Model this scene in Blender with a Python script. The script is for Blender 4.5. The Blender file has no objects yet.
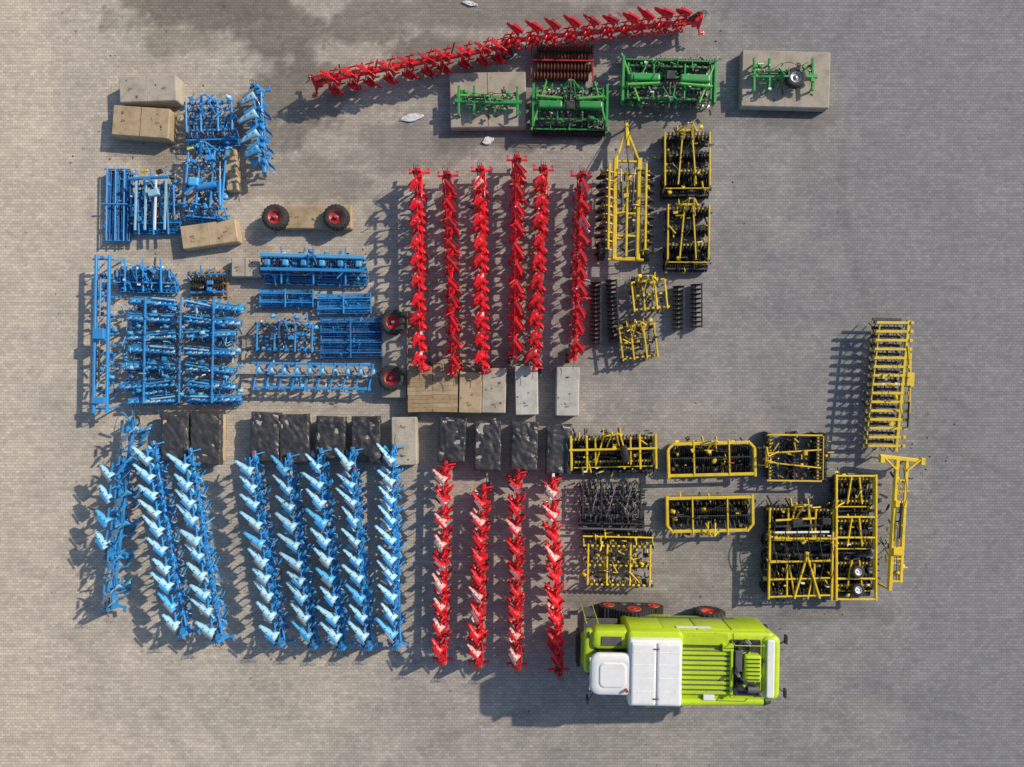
import bpy, math, random
from mathutils import Vector, Matrix, noise
random.seed(11)
R = random.uniform
H = 34.13
S = 0.05
def W(px, py, h=0.0):
    f = (H-h)/H
    return ((px-512)*S*f, (383.5-py)*S*f)

scene = bpy.context.scene
# ------------------------------------------------------------------ materials
def nd(nt, t, **kw):
    n = nt.nodes.new(t)
    for k, v in kw.items():
        setattr(n, k, v)
    return n
def mat_paint(name, rgb, rough=0.4, metal=0.0, dirt=0.35, dirtcol=(0.16,0.13,0.10), scale=3.0, vary=0.15, bump=0.0, dust=0.2):
    m = bpy.data.materials.new(name); m.use_nodes = True
    nt = m.node_tree; nt.nodes.clear()
    out = nd(nt,'ShaderNodeOutputMaterial'); b = nd(nt,'ShaderNodeBsdfPrincipled')
    nt.links.new(b.outputs[0], out.inputs[0])
    geo = nd(nt,'ShaderNodeNewGeometry')
    n1 = nd(nt,'ShaderNodeTexNoise'); n1.inputs['Scale'].default_value = scale; n1.inputs['Detail'].default_value = 3; n1.inputs['Roughness'].default_value = .7
    nt.links.new(geo.outputs['Position'], n1.inputs['Vector'])
    cr = nd(nt,'ShaderNodeValToRGB'); cr.color_ramp.elements[0].position=.45; cr.color_ramp.elements[1].position=.75
    nt.links.new(n1.outputs['Fac'], cr.inputs[0])
    sep = nd(nt,'ShaderNodeSeparateXYZ'); nt.links.new(geo.outputs['Normal'], sep.inputs[0])
    up = nd(nt,'ShaderNodeMath', operation='MULTIPLY_ADD', use_clamp=True); up.inputs[1].default_value=dust; up.inputs[2].default_value=dirt
    nt.links.new(sep.outputs['Z'], up.inputs[0])
    mul = nd(nt,'ShaderNodeMath', operation='MULTIPLY', use_clamp=True)
    nt.links.new(cr.outputs[0], mul.inputs[0]); nt.links.new(up.outputs[0], mul.inputs[1])
    oi = nd(nt,'ShaderNodeObjectInfo')
    hsv = nd(nt,'ShaderNodeHueSaturation'); hsv.inputs['Color'].default_value=(*rgb,1)
    mr = nd(nt,'ShaderNodeMapRange'); mr.inputs[3].default_value=1-vary; mr.inputs[4].default_value=1+vary
    nt.links.new(oi.outputs['Random'], mr.inputs[0]); nt.links.new(mr.outputs[0], hsv.inputs['Value'])
    mix = nd(nt,'ShaderNodeMix', data_type='RGBA'); mix.inputs[7].default_value=(*dirtcol,1)
    nt.links.new(mul.outputs[0], mix.inputs[0]); nt.links.new(hsv.outputs[0], mix.inputs[6])
    nt.links.new(mix.outputs[2], b.inputs['Base Color'])
    rr = nd(nt,'ShaderNodeMapRange'); rr.inputs[3].default_value=rough; rr.inputs[4].default_value=min(1,rough+.35)
    nt.links.new(mul.outputs[0], rr.inputs[0]); nt.links.new(rr.outputs[0], b.inputs['Roughness'])
    b.inputs['Metallic'].default_value=metal
    if bump:
        bp = nd(nt,'ShaderNodeBump'); bp.inputs['Strength'].default_value=bump; bp.inputs['Distance'].default_value=.02
        nt.links.new(n1.outputs['Fac'], bp.inputs['Height']); nt.links.new(bp.outputs[0], b.inputs['Normal'])
    return m
M = {}
M['blue']  = mat_paint('blue_paint',(0.020,0.25,0.60),.35)
M['blued'] = mat_paint('dark_blue_paint',(0.012,0.15,0.42),.4)
M['blueb'] = mat_paint('pale_blue_mouldboard',(0.28,0.54,0.72),.33,.0,.2,scale=5)
M['bluem'] = mat_paint('sky_blue_paint',(0.07,0.36,0.66),.35,.0,.2)
M['red']   = mat_paint('red_paint',(0.66,0.010,0.02),.35,0,.3,(0.16,.02,.02),5)
M['redd']  = mat_paint('dark_red_paint',(0.36,0.006,0.012),.4,0,.3)
M['redb']  = mat_paint('pale_red_mouldboard',(0.66,0.36,0.34),.3,.0,.6,(0.55,.03,.04),7)
M['yel']   = mat_paint('yellow_paint',(0.68,0.48,0.012),.42,0,.3)
M['yeld']  = mat_paint('ochre_paint',(0.45,0.33,0.012),.45)
M['grn']   = mat_paint('green_paint',(0.018,0.28,0.06),.38)
M['grnl']  = mat_paint('light_green_paint',(0.10,0.42,0.06),.4)
M['lime']  = mat_paint('lime_paint',(0.42,0.58,0.015),.33,0,.15,dust=.1,vary=0)
M['white'] = mat_paint('white_paint',(0.72,0.73,0.73),.35,0,.15,(0.4,.38,.34),dust=.1,vary=.02)
M['blk']   = mat_paint('black_steel',(0.02,0.02,0.022),.45,0,.3,(0.10,.085,.07))
M['rub']   = mat_paint('rubber',(0.02,0.02,0.021),.8,0,.35,(0.09,.08,.07))
M['stl']   = mat_paint('steel',(0.40,0.40,0.41),.35,.7,.3)
M['gry']   = mat_paint('grey_steel',(0.10,0.10,0.105),.5,.2,.4)
M['rust']  = mat_paint('rusty_steel',(0.13,0.035,0.015),.75,.0,.5,(0.06,.03,.02))
M['glass'] = mat_paint('cab_glass',(0.01,0.014,0.018),.06,0,.05)
M['con']   = mat_paint('concrete',(0.38,0.34,0.28),.9,0,.6,(0.20,.17,.13),1.6,.12,.5)
M['conb']  = mat_paint('sandy_concrete',(0.42,0.32,0.20),.9,0,.6,(0.20,.15,.09),1.6,.12,.5)
M['cong']  = mat_paint('grey_concrete',(0.42,0.41,0.38),.9,0,.6,(0.25,.24,.22),1.6,.1,.5)
M['tarp']  = mat_paint('black_tarpaulin',(0.036,0.037,0.041),.34,0,.45,(0.10,.09,.08),2.5,.15,.4)
M['wood']  = mat_paint('wood',(0.36,0.25,0.14),.8,0,.6,(0.18,.12,.07),4)
M['orng']  = mat_paint('orange_red_plastic',(0.45,0.035,0.01),.45)
M['plast'] = mat_paint('white_plastic',(0.7,0.71,0.73),.4,0,.2)
M['dirt']  = mat_paint('soil',(0.10,0.075,0.05),.95,0,.5,(0.2,.16,.11),9)
# ------------------------------------------------------------------ mesh builder
class MB:
    def __init__(s):
        s.v=[]; s.f=[]; s.m=[]; s.sm=[]; s.mats=[]; s.T=Matrix.Identity(4)
    def mi(s,k):
        if k not in s.mats: s.mats.append(k)
        return s.mats.index(k)
    def add(s,vs,fs,k,smooth=False):
        o=len(s.v); T=s.T
        s.v += [tuple(T@Vector(p)) for p in vs]
        i=s.mi(k)
        for f in fs:
            s.f.append([a+o for a in f]); s.m.append(i); s.sm.append(smooth)
    def box(s,c,d,k,rz=0.0,rx=0.0,ry=0.0,ch=None):
        x,y,z=[a/2 for a in d]
        if ch is None: ch=min(.012,min(x,y,z)*.3)
        Rm=Matrix.Rotation(rz,3,'Z')@Matrix.Rotation(rx,3,'X')@Matrix.Rotation(ry,3,'Y')
        def ring(ix,iy,zz,c2):
            return [(-ix+c2,-iy,zz),(ix-c2,-iy,zz),(ix,-iy+c2,zz),(ix,iy-c2,zz),(ix-c2,iy,zz),(-ix+c2,iy,zz),(-ix,iy-c2,zz),(-ix,-iy+c2,zz)]
        r=ring(x-ch,y-ch,-z,ch*.4)+ring(x,y,-z+ch,ch)+ring(x,y,z-ch,ch)+ring(x-ch,y-ch,z,ch*.4)
        vs=[tuple(Rm@Vector(p)+Vector(c)) for p in r]
        fs=[[7,6,5,4,3,2,1,0],[24+i for i in range(8)]]
        for a in range(3):
            for i in range(8):
                j=(i+1)%8; fs.append([a*8+i,a*8+j,a*8+8+j,a*8+8+i])
        s.add(vs,fs,k)
    def frame(s,p0,p1):
        p0=Vector(p0);p1=Vector(p1);d=(p1-p0)
        L=d.length
        if L<1e-6: d=Vector((0,0,1));L=1
        d=d/L
        u=Vector((0,0,1)) if abs(d.z)<.95 else Vector((0,1,0))
        sx=d.cross(u).normalized(); sz=sx.cross(d).normalized()
        return p0,p1,d,sx,sz,L
    def bar(s,p0,p1,w,h,k):
        p0,p1,d,sx,sz,L=s.frame(p0,p1)
        vs=[];c=min(w,h)*.16
        pr=[(-w/2+c,-h/2),(w/2-c,-h/2),(w/2,-h/2+c),(w/2,h/2-c),(w/2-c,h/2),(-w/2+c,h/2),(-w/2,h/2-c),(-w/2,-h/2+c)]
        for p in (p0,p1):
            for a,b in pr: vs.append(p+sx*a+sz*b)
        fs=[[7,6,5,4,3,2,1,0],[8+i for i in range(8)]]
        for i in range(8):
            j=(i+1)%8; fs.append([i,j,8+j,8+i])
        s.add(vs,fs,k)
    def cyl(s,p0,p1,r,k,n=10,r2=None,caps=True):
        p0,p1,d,sx,sz,L=s.frame(p0,p1)
        if r2 is None:r2=r
        vs=[]
        for p,rr in((p0,r),(p1,r2)):
            for i in range(n):
                a=2*math.pi*i/n; vs.append(p+sx*math.cos(a)*rr+sz*math.sin(a)*rr)
        fs=[[i,(i+1)%n,n+(i+1)%n,n+i] for i in range(n)]
        s.add(vs,fs,k,True)
        if caps: s.add(vs,[list(range(n))[::-1],[n+i for i in range(n)]],k)
    def lathe(s,c,axis,prof,k,n=24,smooth=True):
        c=Vector(c);_,_,d,sx,sz,_=s.frame(c,c+Vector(axis))
        vs=[]
        for r,a in prof:
            for i in range(n):
                t=2*math.pi*i/n; vs.append(c+d*a+sx*math.cos(t)*r+sz*math.sin(t)*r)
        fs=[]
        for q in range(len(prof)-1):
            for i in range(n):
                j=(i+1)%n; fs.append([q*n+i,q*n+j,(q+1)*n+j,(q+1)*n+i])
        s.add(vs,fs,k,smooth)
    def tube(s,pts,r,k,n=6):
        pts=[Vector(p) for p in pts]
        o=[]
        for i in range(len(pts)-1):
            a=pts[max(i-1,0)];b=pts[i];c=pts[i+1];d=pts[min(i+2,len(pts)-1)]
            for q in range(4):
                t=q/4
                o.append(.5*((2*b)+(c-a)*t+(2*a-5*b+4*c-d)*t*t+(3*b-a-3*c+d)*t**3))
        o.append(pts[-1])
        vs=[];fs=[]
        for i,p in enumerate(o):
            q=o[min(i+1,len(o)-1)]-o[max(i-1,0)]
            _,_,d,sx,sz,_=s.frame(p,p+q)
            for j in range(n):
                t=2*math.pi*j/n; vs.append(p+sx*math.cos(t)*r+sz*math.sin(t)*r)
        for i in range(len(o)-1):
            for j in range(n):
                fs.append([i*n+j,i*n+(j+1)%n,(i+1)*n+(j+1)%n,(i+1)*n+j])
        s.add(vs,fs,k,True)
    def sheet(s,grid,th,k):
        ni=len(grid);nj=len(grid[0])
        vs=[];
        for i in range(ni):
            for j in range(nj):
                a=grid[min(i+1,ni-1)][j]-grid[max(i-1,0)][j]; b=grid[i][min(j+1,nj-1)]-grid[i][max(j-1,0)]
                nn=a.cross(b).normalized()*th/2
                vs.append(grid[i][j]+nn); vs.append(grid[i][j]-nn)
        I=lambda i,j,q:(i*nj+j)*2+q
        fs=[]
        for i in range(ni-1):
            for j in range(nj-1):
                fs.append([I(i,j,0),I(i+1,j,0),I(i+1,j+1,0),I(i,j+1,0)])
                fs.append([I(i,j,1),I(i,j+1,1),I(i+1,j+1,1),I(i+1,j,1)])
        for i in range(ni-1):
            fs.append([I(i,0,0),I(i,0,1),I(i+1,0,1),I(i+1,0,0)]); fs.append([I(i,nj-1,0),I(i+1,nj-1,0),I(i+1,nj-1,1),I(i,nj-1,1)])
        for j in range(nj-1):
            fs.append([I(0,j,0),I(0,j+1,0),I(0,j+1,1),I(0,j,1)]); fs.append([I(ni-1,j,0),I(ni-1,j,1),I(ni-1,j+1,1),I(ni-1,j+1,0)])
        s.add(vs,fs,k,True)
    def rbox(s,c,d,r,crown,k,n=5):
        x,y,z=d[0]/2,d[1]/2,d[2]/2
        def ring(off,zz):
            o=[]
            for q,(sx_,sy_) in enumerate(((1,1),(-1,1),(-1,-1),(1,-1))):
                for i in range(n+1):
                    a=math.pi/2*(q+i/n); rr=max(r-off*.6,.01)
                    o.append((c[0]+sx_*(x-off-rr)+math.cos(a)*rr,c[1]+sy_*(y-off-rr)+math.sin(a)*rr,c[2]+zz))
            return o
        e=min(x,y)
        rings=[ring(0.02,-z),ring(0,-z+.02),ring(0,z-crown),ring(crown*.25,z-crown*.5),ring(crown*.8,z-crown*.15),ring(min(e*.5,crown*2.2),z-.0)]
        N=4*(n+1); vs=[p for rg in rings for p in rg]
        fs=[list(range(N))[::-1]];
        for q in range(len(rings)-1):
            for i in range(N):
                j=(i+1)%N; fs.append([q*N+i,q*N+j,(q+1)*N+j,(q+1)*N+i])
        s.add(vs,fs,k,True); s.add(vs,[[(len(rings)-1)*N+i for i in range(N)]],k)
    def obj(s,name,loc=(0,0,0),rz=0.0,parent=None):
        me=bpy.data.meshes.new(name); me.from_pydata(s.v,[],s.f)
        for k in s.mats: me.materials.append(M[k])
        me.polygons.foreach_set('material_index',s.m); me.polygons.foreach_set('use_smooth',s.sm)
        me.update()
        o=bpy.data.objects.new(name,me); scene.collection.objects.link(o)
        o.location=loc; o.rotation_euler=(0,0,rz)
        if parent: o.parent=parent
        return o
# ------------------------------------------------------------------ generic parts
def wheel(mb,c,r,w,axis,rim='redd',lugs=18,k='rub'):
    c=Vector(c); a=Vector(axis).normalized()
    h=w/2
    mb.lathe(c,a,[(r*.55,-h*.85),(r*.7,-h),(r*.9,-h*.95),(r*.98,-h*.7),(r,0),(r*.98,h*.7),(r*.9,h*.95),(r*.7,h),(r*.55,h*.85)],k,28)
    for sd in(-1,1):
        mb.lathe(c,a,[(r*.56,sd*h*.8),(r*.5,sd*h*.82),(r*.46,sd*h*.35),(r*.2,sd*h*.25),(r*.18,sd*h*.6),(.001,sd*h*.6)],rim,20)
    _,_,d,sx,sz,_=mb.frame(c,c+a)
    for i in range(lugs):
        t=2*math.pi*i/lugs
        for sd in(-1,1):
            tt=t+(0.5 if sd>0 else 0)*2*math.pi/lugs
            p=c+(sx*math.cos(tt)+sz*math.sin(tt))*(r*1.0)+a*sd*h*.1
            q=c+(sx*math.cos(tt+.22)+sz*math.sin(tt+.22))*(r*.97)+a*sd*h*.9
            mb.bar(p,q,.05*r*1.2,.06*r*1.2,k)
def hydraulic(mb,p0,p1,k='blk',r=.04):
    p0=Vector(p0);p1=Vector(p1);m=p0.lerp(p1,.62)
    mb.cyl(p0,m,r,k,10); mb.cyl(m,p1,r*.45,'stl',8)
    mb.cyl(p0-Vector((0,.04,0)),p0+Vector((0,.04,0)),r*1.2,'gry',8); mb.cyl(p1-Vector((0,.04,0)),p1+Vector((0,.04,0)),r*.9,'gry',8)
def cage(mb,c,L,r,k,rings=6,bars=10,core=True):
    x,y,z=c
    if core: mb.cyl((x-L/2,y,z),(x+L/2,y,z),.035,'gry',8)
    for i in range(rings):
        xx=x-L/2+L*i/(rings-1)
        mb.lathe((xx,y,z),(1,0,0),[(r*.55,-.008),(r*.98,-.008),(r*.98,.008),(r*.55,.008),(r*.55,-.008)],k,16,False)
    for j in range(bars):
        a=2*math.pi*j/bars
        mb.bar((x-L/2,y+math.cos(a)*r,z+math.sin(a)*r),(x+L/2,y+math.cos(a+.25)*r,z+math.sin(a+.25)*r),.03,.03,k)
def packer(mb,c,L,r,k,step=.13):
    x,y,z=c
    mb.cyl((x-L/2,y,z),(x+L/2,y,z),r*.62,k,14)
    n=max(3,int(L/step))
    for i in range(n+1):
        xx=x-L/2+L*i/n
        mb.lathe((xx,y,z),(1,0,0),[(r*.6,-.04),(r,-.01),(r,.01),(r*.6,.04)],k,14,False)
def disc(mb,c,yaw,r,k='gry'):
    a=Vector((math.cos(yaw),math.sin(yaw),0.12)); 
    mb.lathe(c,a,[(r,.07),(r*.7,.025),(r*.3,.0),(.02,-.01),(.02,-.02),(r*.3,-.015),(r*.7,.01),(r,.06),(r,.07)],k,14)
    mb.cyl(Vector(c)-a.normalized()*.08,Vector(c)+a.normalized()*.02,.06,'blk',8)
def tine(mb,x,y,z,k,s=1.0,kind=0):
    if kind==0:
        pts=[(x,y,z),(x,y-.22*s,z+.05),(x,y-.34*s,z-.15),(x,y-.22*s,z-.38),(x,y-.02,z-.62)]
        mb.tube(pts,.022,k,5)
        mb.bar((x,y-.04,z-.58),(x,y+.07,z-.74),.07,.015,'stl')
    else:
        mb.bar((x,y,z+.08),(x,y-.12,z-.3),.03,.09,k); mb.bar((x,y-.12,z-.28),(x,y+.1,z-.66),.03,.08,k)
        mb.bar((x,y+.1,z-.6),(x-.14,y-.04,z-.66),.09,.012,'stl'); mb.bar((x,y+.1,z-.6),(x+.14,y-.04,z-.66),.09,.012,'stl')
        mb.box((x,y,z+.09),(.12,.14,.05),'blk')
def clutter(mb,w,l,z,k,n,seed=0):
    rnd=random.Random(seed+int(w*100)+int(l*37)); r=rnd.uniform
    for i in range(n):
        x=r(-w*.42,w*.42); y=r(-l*.4,l*.4); t=rnd.randint(0,7); zz=z+r(.05,.25)
        if t==0: hydraulic(mb,(x,y,zz),(x+r(-.5,.5),y+r(-.4,.4),zz+r(-.05,.15)),rnd.choice(['blk',k]),.04)
        elif t in(1,2):
            x2=r(-w*.4,w*.4);y2=r(-l*.4,l*.4)
            mb.tube([(x,y,zz),((x*2+x2)/3+r(-.15,.15),(y*2+y2)/3+r(-.15,.15),zz+r(.05,.3)),((x+x2*2)/3,(y+y2*2)/3,zz+r(0,.2)),(x2,y2,zz)],.014,'rub',5)
        elif t==3: mb.box((x,y,zz),(r(.1,.25),r(.1,.25),r(.06,.2)),k,r(0,3))
        elif t==4: mb.box((x,y,zz),(r(.05,.12),r(.05,.12),.1),'blk',r(0,3))
        elif t==5: mb.bar((x,y,zz),(x+r(-.5,.5),y+r(-.5,.5),zz+r(-.1,.2)),.06,.06,k)
        elif t==6: mb.cyl((x,y,zz-.1),(x,y,zz+.1),r(.03,.07),rnd.choice(['stl','blk',k]),10)
        else: mb.box((x,y,zz+.05),(r(.08,.2),r(.05,.1),.02),rnd.choice(['white','white','orng','stl']),r(-.3,.3))
def dense(mb,w,l,z,ks,per=7.0,seed=0):
    """working parts between the frame members: legs, brackets, springs, guards"""
    rnd=random.Random(seed*7+int(w*100)+3); r=rnd.uniform
    for i in range(int(w*l*per)):
        x=r(-w*.47,w*.47); y=r(-l*.46,l*.46); k=rnd.choice(ks); t=rnd.random(); zz=z*r(.45,1.0)
        if t<.35: mb.bar((x,y,zz),(x+r(-.08,.08),y+r(.15,.4)*rnd.choice((-1,1)),zz*r(.3,.95)),r(.04,.08),r(.06,.11),k)
        elif t<.5: mb.bar((x,y,zz),(x+r(.15,.4),y+r(-.06,.06),zz+r(-.1,.1)),.06,.08,k)
        elif t<.7:
            a=r(-.5,.5); g=[[Vector((x+u*.22*math.cos(a)-v*.2*math.sin(a),y+u*.22*math.sin(a)+v*.2*math.cos(a),zz+.08*math.sin(v*2.6)-.1*u)) for v in(0,.5,1)] for u in(0,.5,1)]
            mb.sheet(g,.012,k)
        elif t<.85: mb.tube([(x,y,zz),(x+.02,y-.15,zz+.08),(x,y-.26,zz-.08),(x,y-.12,zz*.4),(x,y,.06)],.024,k,5)
        else: mb.cyl((x,y,zz-.12),(x,y+r(-.1,.1),zz+.12),r(.03,.06),k,8)
def headstock(mb,y,z,k,s=1.0,d=1):
    for sx in(-1,1):
        mb.bar((sx*.42*s,y,z-.2),(sx*.42*s,y+d*.3*s,z-.35),.05,.2,k)
        mb.bar((sx*.42*s,y,z+.02),(sx*.09*s,y+d*.16*s,z+.62*s),.07,.09,k)
        mb.cyl((sx*.42*s-.07,y+d*.26*s,z-.33),(sx*.42*s+.07,y+d*.26*s,z-.33),.035,'stl',8)
        mb.bar((sx*.09*s,y+d*.16*s,z+.6*s),(sx*.3*s,y-d*.55*s,z+.1),.05,.06,k)
    mb.bar((-.5*s,y,z),(.5*s,y,z),.12,.12,k)
    mb.cyl((-.14,y+d*.16*s,z+.58*s),(.14,y+d*.16*s,z+.58*s),.04,'stl',8)
# ------------------------------------------------------------------ implements (local x=w, y=l)
def cultivator(mb,w,l,k,dk='blk',rows=3,sp=.3,z=.8,kind=0,roller=None,head=True,n=14,seed=0,tk=None,dn=4.0):
    tk=tk or k
    ry=l*.46; r0=-l*.46
    rr=.24
    if roller: r0+=rr*2
    hy=ry-(.35 if head else 0)
    for i in range(rows):
        y=r0+.1+(hy-r0-.1)*i/(rows-1)
        e=w/2*(1-.06*((i*7+seed)%3))
        mb.bar((-e,y,z),(e,y,z),.09,.09,k)
        m=max(2,int(w/sp)); off=(i%2)*sp/2
        for j in range(m):
            x=-w/2+sp*.3+off+j*(w-sp*.6)/m
            tine(mb,x,y,z-.05,tk if (j+i)%3 else dk,1.0,kind)
            mb.box((x,y,z+.05),(.07,.15,.04),dk)
    for f in(-.46,-.17,.17,.45):
        x=f*w*.96
        mb.bar((x,r0,z+.07),(x,hy,z+.07),.08,.09,k)
    if head: headstock(mb,hy,z,k,min(1,w/1.6))
    if roller:
        y=-l/2+rr+.02
        (cage if roller=='cage' else packer)(mb,(0,y,rr+.02),w*.96,rr,tk if roller=='cage' else dk)
        mb.bar((-w/2,y+.02,.62),(w/2,y+.02,.62),.07,.07,k)
        for sx in(-1,1):
            mb.bar((sx*w*.49,y,.25),(sx*w*.49,y+.45,z),.04,.1,k); mb.bar((sx*w*.25,y,.62),(sx*w*.25,r0+.3,z+.05),.06,.08,k)
    pal={'blue':['blue','bluem','blueb','blued','blk'],'yel':['yel','blk','blk','blk'],'grn':['grn','blk','blk','grnl']}.get(k,['blk','gry'])
    dense(mb,w,l,z,pal,dn,seed)
    clutter(mb,w,l,z,k,n,seed)
def disc_harrow(mb,w,l,k,head=True,n=16,seed=0,rollers=1,z=.85,dn=9.0,dk='blk'):
    rr=.27; rb=-l/2+rr+.02
    for q in range(rollers):
        y=rb+q*.56
        packer(mb,(0,y,rr),w*.97,rr,dk,.12)
    r0=rb+(rollers-1)*.56+.4; hy=l/2-(.25 if head else .08)
    if hy<r0+.5: hy=r0+.5
    rws=(r0+.02,(r0+hy)/2-.1,hy-.18) if hy-r0>1.0 else (r0+.05,hy-.25)
    for i,fy in enumerate(rws):
        m=max(4,int(w/.17))
        for j in range(m):
            x=-w/2+.1+j*(w-.2)/(m-1)
            disc(mb,(x,fy-.1,.3),(.3 if i%2 else -.3),.29,dk if (j+i)%3 else 'gry')
            mb.tube([(x,fy,z-.05),(x,fy-.18,z-.02),(x,fy-.24,z-.3),(x,fy-.1,.33)],.035,dk,5)
            mb.box((x,fy+.01,z+.03),(.07,.2,.05),dk)
        e=w/2*(1-.07*((i+seed)%3))
        mb.bar((-e,fy,z-.03),(e,fy,z-.03),.10,.10,k if i!=1 else dk)
    for f in((-.47,.46) if w<3 else (-.47,-.2,.2,.46)):
        mb.bar((f*w,rb+.25,z+.04),(f*w,hy-.1*(seed%2),z+.08),.08,.1,k)
        mb.bar((f*w,rb+.3,z+.04),(f*w,rb,rr+.05),.05,.08,k)
    for f in(-.2,.17): mb.bar((f*w,rb+.3,z+.06),(f*w*.5,hy,z+.12),.07,.09,k)
    mb.bar((-w*.45,rb+.14,z-.06),(w*.45,rb+.14,z-.06),.05,.05,k)
    mb.bar((-w*.47,rb-.12,.5),(w*.47,rb-.12,.5),.12,.04,dk)
    if head: headstock(mb,hy,z,k,min(1,w/1.8))
    dense(mb,w,l,z,['blk','blk','blk','blk',k] if dk=='blk' else [k,dk,'bluem','blk'],dn,seed)
    clutter(mb,w,l,z,k,n//2,seed)
def roller(mb,w,l,k,fk=None,kind='cage'):
    fk=fk or k
    n=max(1,round(l/.5)); r=min(.26,l/n/2*.95)
    for i in range(n):
        y=-l/2+l*(i+.5)/n
        (cage if kind=='cage' else packer)(mb,(0,y,r+.01),w*.95,r,k)
        if kind=='cage': cage(mb,(0,y,r+.01),w*.95,r*.7,'bluem' if i%2 else k,9,9,False)
    for sx in(-1,1): mb.bar((sx*w*.49,-l/2,.42),(sx*w*.49,l/2,.42),.05,.1,fk)
    for i in range(n): mb.bar((-w/2,-l/2+l*(i+.5)/n,.56),(w/2,-l/2+l*(i+.5)/n,.56),.06,.06,fk)
    mb.bar((0,-l/2,.62),(0,l/2,.62),.07,.07,fk)
    dense(mb,w,l,.5,[k,fk,'bluem','blk'],5,3)
def disc_gang(mb,w,l,k='blk'):
    mb.cyl((0,-l/2,.3),(0,l/2,.3),.04,'gry',8)
    n=int(l/.2)
    for i in range(n):
        y=-l/2+.06+i*(l-.12)/(n-1)
        mb.lathe((0,y,.3),(0,1,.0),[(.29,.05),(.2,.0),(.05,-.02),(.05,-.03),(.2,-.012),(.29,.04),(.29,.05)],k,16)
        mb.bar((0,y,.3),(w*.3,y+.03,.62),.05,.05,k)
    mb.bar((w*.3,-l/2,.64),(w*.3,l/2,.64),.07,.07,k)
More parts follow.
